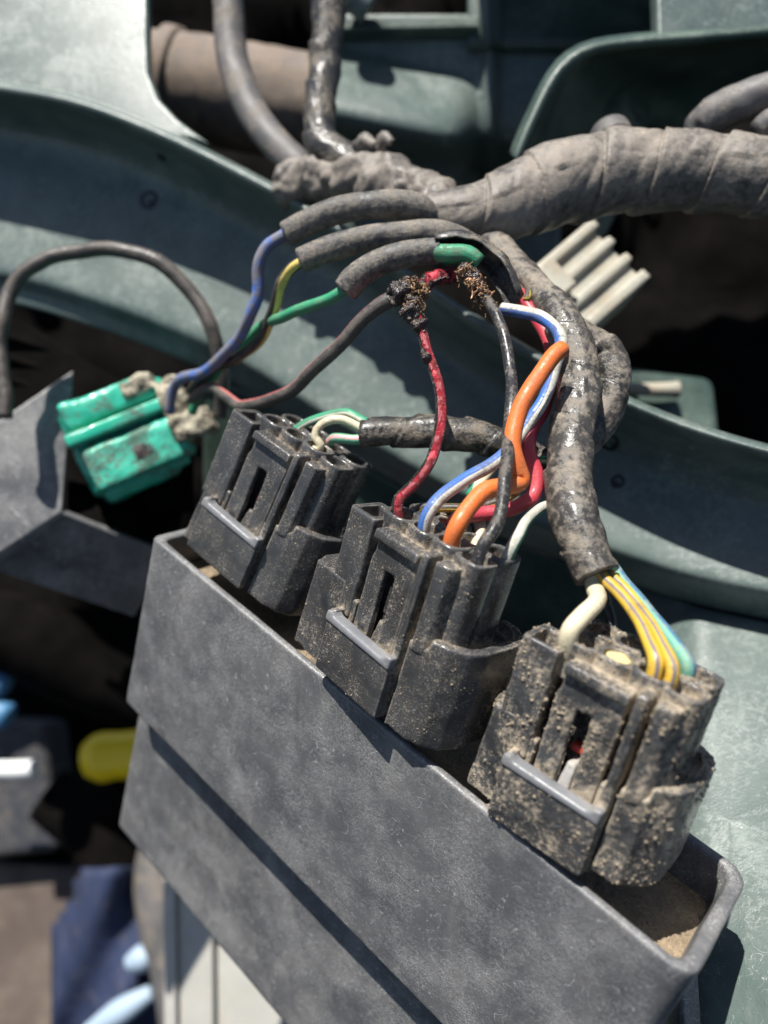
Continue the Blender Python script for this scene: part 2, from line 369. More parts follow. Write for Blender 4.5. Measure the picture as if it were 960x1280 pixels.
rr = [lambda x: (x, c_(x) - 7, d_(x) + .45), lambda x: (x, c_(x) - 3, d_(x) + .08), lambda x: (x, c_(x) + 2, d_(x)), lambda x: (x, c_(x) + 8, d_(x) + .04), lambda x: (x, c_(x) + 13, d_(x) + .25),
      lambda x: (x, c_(x) + 20, d_(x) + .8), lambda x: (x, c_(x) + 48, d_(x) + 1.5 + x_(x)), lambda x: (x, c_(x) + 75, d_(x) + 1.75 + x_(x)), lambda x: (x, (c_(x) + 75 + e_(x)) / 2, d_(x) + 1.6 + x_(x)),
      lambda x: (x, e_(x) - 8, d_(x) + 1.35 + x_(x)), lambda x: (x, e_(x), d_(x) + 1.42 + x_(x)), lambda x: (x, e_(x) + 12, d_(x) + 1.7 + x_(x)), lambda x: (x, e_(x) + 34, d_(x) + 2.3)]
arch = loft('green_wheel_arch', rr, list(range(-150, 1101, 14)), MT['green'], label='curved dark green wheel arch with a rounded rim crossing behind the wires', cat='wheel arch', thick=.15)
LW = lambda x: max(0, min(1, (x - 560) / 250))
def low(f):
    def g(x):
        y0 = e_(x) + 30; d0 = d_(x) + 2.2
        yb = 1340; db = 11.0 + (960 - x) * .006
        t = f
        q_ = max(0, min(1, (860 - x) / 170)); d0 += 3.2 * q_; db += 3.2 * q_
        return (x, y0 + (yb - y0) * t, d0 + (db - d0) * (1 - (1 - t) ** 1.35))
    return g
fl = loft('green_fender_flank', [low(t) for t in (0, .06, .15, .3, .45, .6, .8, 1)], list(range(722, 1121, 21)), MT['green'], label='pale sunlit green plastic fender flank at the right below the wheel arch', cat='fender', thick=.15)
# inner wall of the arch left of the flank
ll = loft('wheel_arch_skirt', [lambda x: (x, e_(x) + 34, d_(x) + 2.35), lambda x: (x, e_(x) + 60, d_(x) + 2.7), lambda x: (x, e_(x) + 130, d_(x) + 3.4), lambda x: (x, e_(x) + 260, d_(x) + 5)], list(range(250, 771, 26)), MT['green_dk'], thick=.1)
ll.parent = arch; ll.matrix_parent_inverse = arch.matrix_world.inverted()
# body plate above the arch, left
def slab(name, outline, thick, mat, parent=None, label=None, cat=None, bev=.12, kind=None):
    """outline of (px,py,d); extruded away from the viewer by thick cm"""
    P = [VP(*p) for p in outline]; n = len(P)
    nrm = Vector((0, 0, 0))
    for i in range(n): nrm += P[i].cross(P[(i + 1) % n])
    nrm.normalize()
    if nrm.z < 0: nrm = -nrm
    V = [M3 @ p + CAM for p in P]; V += [M3 @ (p - nrm * thick) + CAM for p in P]
    org = sum(V, Vector()) / len(V)
    F = [tuple(range(n)), tuple(range(2 * n - 1, n - 1, -1))] + [(i, i + n, (i + 1) % n + n, (i + 1) % n) for i in range(n)]
    me = mesh([v - org for v in V], F)
    bm = bmesh.new(); bm.from_mesh(me); bmesh.ops.recalc_face_normals(bm, faces=bm.faces); bm.to_mesh(me); bm.free()
    o = link(name, me, mat, None, Matrix.Translation(org), smooth=False)
    if parent: o.parent = parent; o.matrix_parent_inverse = parent.matrix_world.inverted()
    if bev:
        b = o.modifiers.new('b', 'BEVEL'); b.width = bev; b.segments = 3; b.limit_method = 'ANGLE'
        for p in me.polygons: p.use_smooth = True
        o.modifiers.new('w', 'WEIGHTED_NORMAL')
    tag(o, label, cat, None, kind); return o
pts = [(-160, -120, 20.6), (100, -120, 20.2), (186, -120, 20.0), (184, 40, 19.2), (186, 90, 19), (198, 122, 18.9), (222, 148, 18.75), (262, 178, 18.6)]
for x in (200, 100, 0, -80, -160): pts.append((x, c_(x) + 4, d_(x) + .35))
slab('green_body_plate', pts, .35, MT['green'], label='sunlit pale green plastic body plate at the top left corner above the arch rim', cat='body panel', bev=.1)
# engine space behind everything, its shade put into a near-black colour
def sheet(name, corners, mat, kind=None, nx=30, ny=30, amp=0, label=None, cat=None):
    P = [WP(*c) for c in corners]; org = P[0].copy(); V = []
    for j in range(ny + 1):
        for i in range(nx + 1):
            a = P[0].lerp(P[1], i / nx); b = P[3].lerp(P[2], i / nx); p = a.lerp(b, j / ny)
            if amp: p = p + M3 @ Vector((0, 0, 1)) * amp * noise.fractal(p * .35, .9, 2, 4)
            V.append(p - org)
    F = [(j * (nx + 1) + i, j * (nx + 1) + i + 1, (j + 1) * (nx + 1) + i + 1, (j + 1) * (nx + 1) + i) for j in range(ny) for i in range(nx)]
    o = link(name, mesh(V, F), mat, None, Matrix.Translation(org)); tag(o, label, cat, None, kind); return o
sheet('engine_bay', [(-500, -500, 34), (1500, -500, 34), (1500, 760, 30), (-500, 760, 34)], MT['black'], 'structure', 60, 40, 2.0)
deckm = grimy('brown_boards', (.06, .043, .036), (.085, .065, .055), dust=(.5, .8), dustamt=.4, dscale=.3, rough=.8, speckamt=0)
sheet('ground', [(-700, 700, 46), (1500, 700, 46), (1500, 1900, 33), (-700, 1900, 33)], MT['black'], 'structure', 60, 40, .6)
slab('brown_board', [(-300, 1060, 39), (105, 1085, 38.5), (118, 1190, 37.5), (112, 1420, 35.5), (-300, 1420, 35.5)], 1.2, deckm, label='blurred brown board lying in the bottom left corner', cat='board')

bpy.context.view_layer.update()
_dg = bpy.context.evaluated_depsgraph_get(); _ae = arch.evaluated_get(_dg)
discm = N('dark_disc_black').done((.008, .01, .012), .35)  # for small dark discs laid on the arch surface
for (hx, hy, hr) in ((762, 552, .22), (772, 602, .15), (186, 250, .25), (202, 196, .14), (130, 424, .2)):
    iv_ = arch.matrix_world.inverted(); dd = (WP(hx, hy, 10) - CAM).normalized()
    ok, lc, nn, _ = _ae.ray_cast(iv_ @ CAM, iv_.to_3x3() @ dd)
    if not ok: continue
    if nn.dot(iv_.to_3x3() @ dd) > 0: nn = -nn
    q1 = nn.orthogonal().normalized(); q2 = nn.cross(q1); V = []
    for rr_, up in ((hr, .012), (hr * .85, .03), (hr * .55, -.0)):
        V += [(q1 * math.cos(t * math.pi / 10) + q2 * math.sin(t * math.pi / 10)) * rr_ * (1 + .12 * noise.noise(Vector((math.cos(t * .314) * 2, math.sin(t * .314) * 2, hx)))) + nn * up for t in range(20)]
    Fh = [(a * 20 + i, a * 20 + (i + 1) % 20, (a + 1) * 20 + (i + 1) % 20, (a + 1) * 20 + i) for a in range(2) for i in range(20)] + [tuple(40 + i for i in range(20))]
    ho = link('dark_disc', mesh(V, Fh), discm, arch); ho.location = lc
# ---------------------------------------------------------------- upper background parts
tube('rusty_frame_tube', [(150, 98, 24, 1.4), (260, 115, 24, 1.5), (380, 136, 24, 1.5), (520, 164, 24, 1.5)], MT['rust'], seg=40, step=.3, lump=.03)
bpy.context.view_layer.update()
o = bpy.data.objects['rusty_frame_tube']; tag(o, 'thick rusty brown metal tube behind the two hoses at the top', 'tube')
tube('collar', [(205, 104, 24, 1.58), (222, 108, 24, 1.58)], MT['rust'], parent=o, seg=40, step=.1)
o = tube('rubber_hose', [(278, -60, 19.2, .36), (286, 10, 19.2, .37), (290, 70, 19.1, .38), (310, 130, 18.8, .37), (338, 172, 18.4, .36), (378, 212, 17.9, .34)], MT['hose'], seg=24, lump=.03)
tag(o, 'plain grey rubber hose curving down at the top left of centre', 'hose')
o = tube('taped_cable', [(412, -60, 17.8, .37), (410, 20, 17.8, .38), (405, 90, 17.7, .36), (399, 140, 17.5, .34), (404, 180, 17.3, .36), (432, 202, 17.1, .40), (462, 214, 17, .42)], MT['tape_black'], seg=48, step=.04, wrap=(1.1, .16), crease=(.08, 1.2, 2), lump=.04)
tag(o, 'upright cable wrapped in spiral black tape at the top centre', 'cable')
o = tube('taped_branch', [(352, 236, 18, .42), (400, 222, 17.6, .5), (450, 226, 17, .55), (505, 240, 16.3, .55), (560, 268, 15.6, .5)], MT['tape'], seg=48, step=.04, wrap=(.9, .14), crease=(.2, 1.3, 1.5), lump=.16)
tag(o, 'crumpled grey taped harness branch behind the heat shrink sleeves', 'wire harness')
for k, (x, y, a, b) in enumerate(((445, 185, 470, 182), (480, 215, 540, 240), (470, 190, 492, 178))):
    tube('loose_tape_end', [(x, y, 16.8, .13), ((x + a) / 2, (y + b) / 2 - 8, 16.6, .16), (a, b, 16.4, .06)], MT['tape'], parent=o, seg=10, lump=.5, arc=(-1.6, 1.7), thick=.02)
# green plastic bay at the top centre
bay = empty('green_storage_bay', frame(Matrix.Identity(3), VP(600, 100, 21)))
tag(bay, 'moulded green plastic bay with a dark rectangular opening at the top centre', 'body panel')
def field(name, x0, x1, y0, y1, fn, mat, nx=40, ny=40, parent=None, thick=.15, mask=None):
    org = WP((x0 + x1) / 2, (y0 + y1) / 2, fn((x0 + x1) / 2, (y0 + y1) / 2)); V = []; F = []
    for j in range(ny + 1):
        for i in range(nx + 1):
            x = x0 + (x1 - x0) * i / nx; y = y0 + (y1 - y0) * j / ny; V.append(WP(x, y, fn(x, y)) - org)
    for j in range(ny):
        for i in range(nx):
            if mask and not mask(x0 + (x1 - x0) * (i + .5) / nx, y0 + (y1 - y0) * (j + .5) / ny): continue
            a = j * (nx + 1) + i; F.append((a, a + nx + 1, a + nx + 2, a + 1))
    o = link(name, mesh(V, F), mat, None, Matrix.Translation(org))
    if parent: o.parent = parent; o.matrix_parent_inverse = parent.matrix_world.inverted()
    t = o.modifiers.new('t', 'SOLIDIFY'); t.thickness = thick; t.offset = -1
    return o
bpy.context.view_layer.update()
def fb(x, y):
    d = 21.5 + .0045 * (y - 60)
    d -= 1.9 * max(0, min(1, (y - 62 - (x - 430) * .2) / 95)) * (1 / (1 + math.exp((x - 585) / 8)))      # bulge that catches the sun
    d += 2.2 / (1 + math.exp(-(y - 165 - (x - 430) * .2) / 12))
    d -= .5 * math.exp(-((x - 612) / 7) ** 2)
    return d
field('bay_wall', 415, 700, 18, 330, fb, MT['green'], 60, 60, bay)
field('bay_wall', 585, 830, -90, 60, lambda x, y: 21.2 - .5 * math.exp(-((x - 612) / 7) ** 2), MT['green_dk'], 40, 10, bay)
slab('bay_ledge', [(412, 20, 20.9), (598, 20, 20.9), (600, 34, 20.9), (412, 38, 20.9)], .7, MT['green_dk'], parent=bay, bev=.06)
tube('bay_grommet', [(440, -8, 20.3, .4), (462, 4, 20.2, .4)], MT['green'], parent=bay, seg=24)
hood = empty('green_upper_cover', frame(Matrix.Identity(3), VP(820, 60, 17)))
tag(hood, 'green plastic cover with a rounded corner lip shading a dark recess at the top right', 'body panel')
bpy.context.view_layer.update()
EDG = [(1120, 24), (1040, 30), (960, 40), (880, 46), (820, 50), (760, 55), (725, 63), (700, 84), (684, 110), (670, 140), (655, 172), (642, 205)]
def hoodrail(off, dd, pull=0):
    return lambda i: (EDG[i][0] + pull * (1 if i > 5 else 0.15), EDG[i][1] + off, 17.2 + dd + .0 * i)
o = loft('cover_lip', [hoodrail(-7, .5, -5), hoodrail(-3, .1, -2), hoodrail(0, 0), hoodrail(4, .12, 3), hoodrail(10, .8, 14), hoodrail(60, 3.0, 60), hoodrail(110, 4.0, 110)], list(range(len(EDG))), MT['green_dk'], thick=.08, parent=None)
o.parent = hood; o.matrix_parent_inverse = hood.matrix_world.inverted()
slab('cover_top', [(818, -90, 17.6), (560, -200, 17.6), (480, -1100, 17.6), (1500, -1100, 17.6), (1500, 0, 17.2), (960, 38, 17.2), (880, 43, 17.3), (822, 46, 17.3)], .5, MT['green'], parent=hood, bev=.1)  # extended and widened out of view to keep sun off the engine space
# greenish lump behind the arch at the right
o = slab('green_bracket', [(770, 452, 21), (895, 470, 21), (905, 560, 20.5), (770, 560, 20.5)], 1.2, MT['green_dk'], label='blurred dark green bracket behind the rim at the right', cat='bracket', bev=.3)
tube('bright_rod', [(768, 486, 20.5, .15), (820, 487, 20.4, .18), (848, 487, 20.4, .22)], MT['ivory'], parent=o, seg=12)
# white ribbed connector
wc = empty('ivory_connector', frame(((.66, .72, .08), (-.74, .66, .2), (.1, -.2, .97)), VP(658, 350, 18.2)) @ Matrix.Scale(1.22, 4))
tag(wc, 'blurred ivory white ribbed plastic connector under the big taped harness', 'connector')
solid('housing', [box(-.1, 1.5, .1, 1.85, -1.2, -.12), box(-.1, 1.5, -.1, .5, -.9, -.1)], MT['ivory'], wc, vox=.06)
for k in range(4):
    solid('rib', [box(-.1 + k * .46, .12 + k * .46, .3, 1.9, -.4, .02)], MT['ivory'], wc, vox=.05)
solid('clip', [box(.0, .7, -.35, .55, -.4, .25)], MT['ivory'], wc, vox=.05)

# ---------------------------------------------------------------- main harness
H = tube('main_harness', [(520, 272, 14.9, .40), (570, 270, 14.9, .50), (620, 262, 15, .62), (680, 236, 15.2, .75), (740, 219, 15.3, .78), (800, 215, 15.3, .76), (870, 214, 15.2, .72), (930, 220, 15, .70), (1010, 228, 14.7, .7), (1100, 235, 14.4, .7)], MT['tape'], seg=96, step=.022, wrap=(1.15, .10), crease=(.05, 1.0, 2.6), lump=.035, freq=.9)
tag(H, 'thickest harness wrapped in wrinkled grey-brown tape running to the right edge', 'wire harness')
bpy.context.view_layer.update()
o = tube('taped_side_cable', [(862, 168, 16, .12), (872, 158, 16, .30), (900, 140, 15.8, .36), (935, 125, 15.6, .38), (980, 112, 15.4, .38), (1060, 100, 15, .38)], MT['hose'], seg=28, lump=.08, wrap=(1.6, .06))
tag(o, 'rounded grey cable end above the thickest harness at the right edge', 'cable')
o = tube('taped_side_cable', [(945, 165, 15.3, .2), (975, 150, 15.2, .3), (1060, 140, 15, .32)], MT['hose'], seg=20, lump=.08)
tag(o, 'small grey cable end cut by the right edge above the thickest harness', 'cable')
o = tube('bolt_head', [(762, 168, 16.2, .42), (768, 180, 16, .42)], MT['hose'], seg=20); tag(o, 'bluish grey rounded bolt peeping over the thickest harness', 'bolt')
# trunk to connector 3
T = tube('wire_harness', [(610, 305, 14.9, .34), (645, 338, 14.3, .32), (680, 372, 13.6, .29), (703, 402, 13.1, .31), (717, 440, 12.8, .33), (724, 485, 12.5, .33), (717, 530, 12.2, .34), (712, 570, 12, .35), (712, 610, 11.7, .35), (720, 655, 11.4, .345), (737, 700, 11.15, .32), (746, 720, 11.05, .31)], MT['tape_trunk'], seg=72, step=.02, wrap=(1.0, .12), crease=(.07, 1.0, 1.6), lump=.06, freq=2.0)
tag(T, 'cracked dusty taped harness trunk descending to the right-hand black connector', 'wire harness')
T2 = tube('wire_harness', [(690, 400, 13.5, .25), (728, 424, 13.5, .30), (755, 443, 13.5, .33), (764, 475, 13.4, .32), (758, 508, 13.3, .31), (738, 540, 13.2, .30), (700, 570, 13.1, .28)], MT['tape_trunk'], seg=64, step=.02, wrap=(.8, .12), crease=(.09, 1.0, 1.6), lump=.07, freq=2.0)
tag(T2, 'taped cable loop bulging out to the right behind the harness trunk', 'wire harness')
o = tube('taped_cable', [(452, 541, 13.6, .24), (490, 540, 13.5, .26), (540, 540, 13.4, .28), (590, 545, 13.3, .28), (640, 560, 13.2, .27), (700, 590, 13.1, .27)], MT['tape_black'], seg=48, step=.025, wrap=(.75, .20), crease=(.05, 1.6, 2), lump=.04)
tag(o, 'glossy black taped cable running sideways to the left-hand black connector', 'cable')

# ---------------------------------------------------------------- control unit
ER = ((.7327, .2673, -.6259), (-.4708, .8632, -.1824), (.4915, .4283, .7583)); KS = 1.022
et = Vector((-4.245, -.457, -14.578)) * KS
EF = frame(ER, et)
def einv(px, py, wv, R=ER, t=et):
    Rm = Matrix(R).transposed(); d = Vector(((px - 480) / 1000, -(py - 640) / 1000, -1)); a = Rm @ d; b = Rm @ t; k = (wv + b.z) / a.z
    return k * a - b
L_, H_, D_ = 10.95, 4.0, 2.45
ecu = empty('control_unit', EF); tag(ecu, 'long weathered black rubber-cased control unit box running diagonally with three connectors plugged in', 'control unit')
out = rrect(0, L_, -D_, 0, (.32, .12, .2, .35), 7)
c0 = (L_ / 2, -D_ / 2)
def offs(P, q): return [(x - q * (1 if x > c0[0] else -1) * min(1, abs(x - c0[0]) / 3), y - q * max(-1, min(1, (y - c0[1]) / (D_ * .35)))) for x, y in P]
inn = rrect(.2, L_ - .22, -D_ + .16, -.15, (.2, .1, .12, .2), 7)
solid('upper_case', [ringp(out, inn, -H_, .03), prism(out, -H_, -.9)], MT['case'], ecu, vox=.06, sm=3, disp=((.8, .03), (.1, .006)))
solid('tray_floor', [prism(rrect(.15, L_ - .15, -D_ + .1, -.1, (.2, .1, .12, .2), 5), -1.05, -.72)], MT['caseside'], ecu, vox=.06, sm=2, disp=((.4, .08), (.1, .03)))
# lower, set-back case
q = [einv(172, 905, -.55), einv(148, 1032, -.55)]
a0, b0 = q[0], q[1]
lowp = [(b0.x, b0.y), (a0.x + .05, -H_ + .1), (L_ - .35, -H_ + .1), (L_ - .35, b0.y - .15)]
solid('lower_case', [prismw([(b0.x - .02, b0.y), (b0.x - .02 + .02, -H_ + .3), (L_ - .5, -H_ + .3), (L_ - .5, b0.y - .2)], -D_ + .1, -.53)], MT['case'], ecu, vox=.07, sm=3, disp=((.8, .03), (.1, .006)))

# ---------------------------------------------------------------- the three black connectors
CON = {1: (((.7337, .4126, -.5399), (-.5265, .8475, -.0679), (.4295, .334, .839)), (-3.529, -.551, -14.515)),
       2: (((.6514, .2544, -.7148), (-.4218, .9045, -.0625), (.6306, .3423, .6965)), (-1.031, -2.349, -12.486)),
       3: (((.7476, .2118, -.6295), (-.3636, .9237, -.121), (.5558, .3193, .7675)), (1.448, -4.102, -11.026))}
LAB = {1: 'black connector with a taped cable at the left end of the control unit',
       2: 'black connector in the middle with red, blue, orange and black wires',
       3: 'muddiest black connector at the right end with cream and yellow wires'}
SU = (.34, .84, 1.34, 1.80); SW = (-.60, -1.12)
def connector(k):
    R, t = CON[k]; F = frame(R, t); c = empty('black_connector', F)
    tag(c, LAB[k], 'connector', 'black multi-pin connectors plugged into the control unit')
    m = MT['c%d' % k]
    dp = {1: ((.2, .008), (.03, .002)), 2: ((.2, .012), (.04, .004)), 3: ((.22, .035), (.08, .024))}[k]
    def s(name, pr, mm=m, vox=.03, sm=5, disp=dp, par=None): return solid(name, pr, mm, par or c, vox=vox, sm=sm, disp=disp)
    B = {1: -.1, 2: -.12, 3: .03}[k]; dR = .2 if k == 3 else 0; T_ = lambda L: [(x - dR if x > 1.9 else x, y) for x, y in L]; LX = {1: -.36, 2: -.86, 3: -.55}[k]
    o1 = rrect(LX, 2.24, -1.85, -.14, (.55, .30, .3, .35), 7); i1 = rrect(LX + .14, 2.10, -1.71, -.28, (.42, .2, .2, .25), 7)
    s('shroud', [prismw([(LX + .02, B), (0, B), (0, 1.30), (LX + .10, 1.42)], -.36, -.16), prism([(x, y) for x, y in o1], B, 1.36) if False else box(LX + .2, 2.0, B, 1.34, -1.8, -.72),
                 prism([(LX, -.7), (LX, -.4), (LX + .1, -.22), (LX + .3, -.15), (-.02, -.15), (-.02, -.8), (LX + .2, -.8)], B, 1.42),
                 prism([(LX, -.6), (LX, -1.6), (LX + .3, -1.85), (LX + .5, -1.6), (LX + .4, -.6)], B, 1.42),
                 prism(T_([(1.50, -.75), (1.50, -.12), (1.8, -.14), (2.08, -.24), (2.30, -.46), (2.38, -.75)]), B, 1.34),
                 ringp([p for p in o1 if p[0] > 1.75 and True] + [], [], B, 1) if False else prism(T_([(1.84, -.13), (2.10, -.23), (2.32, -.46), (2.41, -.75), (2.41, -1.45), (2.30, -1.72), (2.05, -1.88), (1.8, -1.88), (1.80, -1.74), (1.98, -1.72), (2.16, -1.6), (2.25, -1.4), (2.25, -.80), (2.18, -.56), (2.0, -.38), (1.80, -.30)]), B, 1.50),
                 prism(T_([(1.6, -.7), (2.38, -.7), (2.38, -1.45), (2.05, -1.85), (1.6, -1.85)]), B, 1.34)], vox=.03)
    # plug body inside the shroud
    s('plug_body', [box(-.3, 1.80, 1.0, 2.30, -1.36, -.70), prism([(1.54, -.09), (1.76, -.12), (1.82, -.22), (1.82, -.8), (1.54, -.8)], 1.2, 2.58)], vox=.028)
    # open rectangular keying block at the left front
    s('key_block', [ringp(rrect(-.36, .20, -.80, -.16, (.06,) * 4, 3), rrect(-.25, .09, -.68, -.27, (.03,) * 4, 3), .9, 2.55), box(-.32, .16, .6, 2.2, -.75, -.2)], vox=.025)
    # guard: front wall, side walls
    gd = s('latch_guard', [box(.0, 1.42, -.05, .84, -.10, .07), box(0, .11, -.05, 1.0, -.5, .04), box(1.32, 1.45, -.05, 2.62, -.72, -.03), box(1.30, 1.43, -.05, .98, -.5, .06), box(0, 1.4, -.05, .3, -.72, 0)], vox=.026)
    s('guard_lip', [prismw([(-.02, .80), (-.01, .97), (.08, 1.0), (.16, .93), (1.25, .91), (1.35, 1.0), (1.45, 1.0), (1.44, .80)], -.12, .10)], MT['lip'], par=gd, vox=.022, sm=8, disp=((.1, .008),))
    # latch with slot
    lf, lb = -.17, -.30
    lt = s('latch', [prismw([(.33, .4), (.66, .4), (.64, 1.95), (.86, 1.95), (.90, .4), (1.20, .4), (1.22, 2.0), (1.22, 2.45), (.36, 2.45), (.36, 2.12), (.32, 2.04)], lb, lf)], vox=.024, sm=2)
    s('thumb_ridge', [prismw([(.34, 2.36), (.34, 2.52), (1.24, 2.52), (1.24, 2.36)], lb - .10, lf + .10)], vox=.026, par=lt)
    s('guide_post', [box(.15, .27, .4, 1.22, -.42, -.2)], vox=.026); s('guide_post', [box(1.225, 1.30, .4, 1.22, -.34, -.14)], vox=.024)
    o = solid('locking_nub', [prism([(.66, -.62), (.88, -.62), (.88, -.2), (.66, -.2)], .55, 1.15, .6)], MT['grey'] if k == 3 else m, c, vox=.03)
    if k == 3: tag(o, 'pale grey locking nub')
    if k in (1, 3): solid('red_lock', [box(.62, .95, 1.2, 1.32 if k == 3 else 1.4, -.62, -.48)], MT['red'], c, vox=.03)
    # sockets
    for j, wv in enumerate(SW):
        for i, uv in enumerate(SU):
            if k == 3: uv = (.32, .80, 1.28, 1.70)[i]
            top = 2.75 - .04 * ((i + j) % 2)
            if i == 0 and j == 0: top = 2.7
            b0_ = 1.2 if i == 3 or j == 1 else 2.15; ro = .27
            so = s('socket', [ringp(circ(uv, wv, ro, 28, 1.0), circ(uv, wv, .195, 28, .4), b0_, top), prism(circ(uv, wv, .25), b0_, top - .35)], vox=.026)
            if k == 3 and (i, j) == (1, 0):
                sl = solid('plug', [prism(circ(uv, wv, .17), top - .3, top - .03)], MT['plug'], so, vox=.04, disp=((.1, .015),)); sl['label'] = 'cream blanking plug'
            else: solid('wire_seal', [prism(circ(uv, wv, .2), top - .35, top - .18)], MT['seal'], so, vox=.05, disp=((.08, .05),))
    return c
for k in (1, 2, 3): connector(k)
bpy.context.view_layer.update()
def cpt(k, u, v, wv):                                   # local connector point -> (px,py,d)
    R, t = CON[k]; p = Matrix(R) @ Vector((u, v, wv)) + Vector(t)
    return (480 + 1000 * p.x / -p.z, 640 - 1000 * p.y / -p.z, -p.z)
def sock(k, i, j, r, dz=-.35):
    a = cpt(k, SU[i], 2.75 + dz, SW[j]); b = cpt(k, SU[i], 2.95, SW[j]); return [(*a, r), (*b, r)]

# ---------------------------------------------------------------- wires
def wire(name, pts, m, label, cat='wire', grp='wires', **k):
    k.setdefault('lump', .06); k.setdefault('wob', .09); pts = [(*p[:3], p[3] * .88) for p in pts]; o = tube(name, pts, MT[m], **k)
    tag(o, label, cat, 'loose coloured wires between harness and connectors'); return o
def P(r, *pp): return [(a, b, c, r) for a, b, c in pp]
r = .115
wb = wire('wire', P(.098, (515, 378, 13.0), (519, 400, 12.9), (530, 435, 12.7), (545, 470, 12.5), (549, 520, 12.2), (540, 570, 12.0), (520, 605, 11.85)) + [(500, 628, 11.7, .098)] + sock(2, 0, 0, .098)[:1], 'redw', 'burnt crimson wire with black scorching dropping from the frayed copper end')
for (x, y, d, q) in ((512, 392, 12.85, .17), (524, 408, 12.75, .14), (516, 378, 12.9, .12), (533, 447, 12.55, .1)):
    tube('melted_lump', [(x - 7, y - 8, d, q * .5), (x, y, d, q * .8), (x + 6, y + 9, d, q * .5)], MT['charred'], parent=wb, seg=20, step=.025, lump=.85, freq=7, octv=4)
wire('wire', [(628, 386, 13.1, r)] + P(r, (650, 389, 12.9), (675, 395, 12.7), (695, 412, 12.5), (700, 440, 12.4), (690, 475, 12.3), (668, 515, 12.2), (645, 555, 12.1), (615, 580, 11.9), (575, 603, 11.7)) + [(*cpt(2, .86, 3.0, -.56), .11), (*cpt(2, .84, 2.4, -.56), .11)], 'bluewhite', 'white wire with a broad blue stripe curving behind the orange one')
ow = .145
wire('wire', P(ow, (703, 436, 11.9), (690, 448, 11.8), (668, 474, 11.7), (650, 510, 11.6), (642, 550, 11.5), (648, 585, 11.5), (652, 603, 11.5), (637, 611, 11.4), (605, 618, 11.25)) + [(*cpt(2, 1.40, 3.0, -.56), .14), (*cpt(2, 1.36, 2.4, -.56), .14)], 'orange', 'thick bright orange wire bending in an S shape at the centre', seg=22)
wire('wire', P(.125, (648, 366, 13.6), (668, 392, 13.4), (688, 430, 13.1), (694, 465, 12.8), (684, 500, 12.6), (668, 530, 12.3), (665, 560, 12.1), (673, 590, 12.0), (668, 618, 11.9), (640, 635, 11.8), (600, 640, 11.8), (570, 648, 11.7)) + sock(2, 1, 1, .12)[:1], 'pink', 'crimson red wire looping round behind the orange wire', seg=20)
wk = wire('wire', P(.105, (606, 372, 13.1), (622, 395, 12.8), (634, 430, 12.5), (638, 480, 12.1), (637, 540, 11.6), (632, 600, 11.0), (622, 655, 10.75)) + [(*cpt(2, 1.92, 2.9, -.5), .105), (*cpt(2, 1.92, 2.4, -.45), .105)], 'blackw', 'straight glossy black wire hanging in front of the orange wire')
wire('wire', P(.07, (652, 350, 13.8), (661, 360, 13.6), (658, 375, 13.4)), 'yellowb', 'short thin yellow wire at the mouth of the harness trunk')
wire('wire', P(.08, (668, 560, 12.4), (655, 600, 12.1), (630, 622, 12), (590, 632, 12), (555, 634, 12), (525, 637, 12)) + sock(2, 0, 1, .08)[:1], 'yellowb', 'thin yellow and black wire crossing low behind the blue-striped wire')
wire('wire', P(.09, (700, 628, 12.0), (680, 636, 11.7), (655, 655, 11.4)) + [(*cpt(2, 1.96, 2.95, -1.1), .10), (*cpt(2, 1.92, 2.4, -1.1), .10)], 'whitegreen', 'white wire with a dark green stripe at the right of the middle connector')
wire('wire', P(.10, (640, 560, 13.0), (612, 590, 12.6), (596, 610, 12.3), (598, 640, 12.0), (600, 665, 11.8)) + sock(2, 2, 1, .1)[:1], 'cream', 'dusty pale wire mostly hidden behind the orange wire')
wire('wire', P(.07, (690, 575, 12.6), (650, 575, 12.6), (610, 590, 12.8), (585, 620, 12.9)), 'greenwhite', 'thin pale green wire running behind the crimson wire')
# connector 3 wires
wire('wire', P(.14, (738, 700, 11.2), (744, 735, 11.0), (746, 755, 10.7)) + [(*cpt(3, .2, 2.85, -.42), .14), (*cpt(3, .2, 2.4, -.45), .14)], 'cream', 'cream wire leaving the end of the taped trunk', seg=20)
yb = wire('wire', P(.095, (742, 705, 11.15), (758, 728, 10.9), (785, 765, 10.5), (806, 797, 10.1)) + [(*cpt(3, 1.3, 2.85, -.52), .11), (*cpt(3, 1.3, 2.4, -.56), .11)], 'yellow', 'yellow wire with a grey stripe, the left of the pair', seg=20)
wire('wire', P(.08, (752, 704, 11.2), (768, 726, 10.95), (798, 765, 10.55), (822, 798, 10.1)) + [(*cpt(3, 1.5, 2.85, -.56), .1), (*cpt(3, 1.46, 2.4, -.6), .1)], 'yellow', 'yellow wire with a grey stripe, between its twin and the teal wire', seg=20)
wire('wire', P(.11, (760, 702, 11.4), (780, 732, 11.1), (812, 770, 10.7)) + [(*cpt(3, 1.5, 2.85, -1.0), .115), (*cpt(3, 1.45, 2.4, -1.1), .115)], 'teal', 'teal green wire with a blue stripe beside the yellow pair', seg=20)
wire('wire', P(.09, (748, 712, 11.5), (758, 750, 11.3), (770, 785, 11.2)) + sock(3, 0, 1, .1, -.3)[:1], 'blackw', 'dark wire half hidden between the cream and yellow wires')
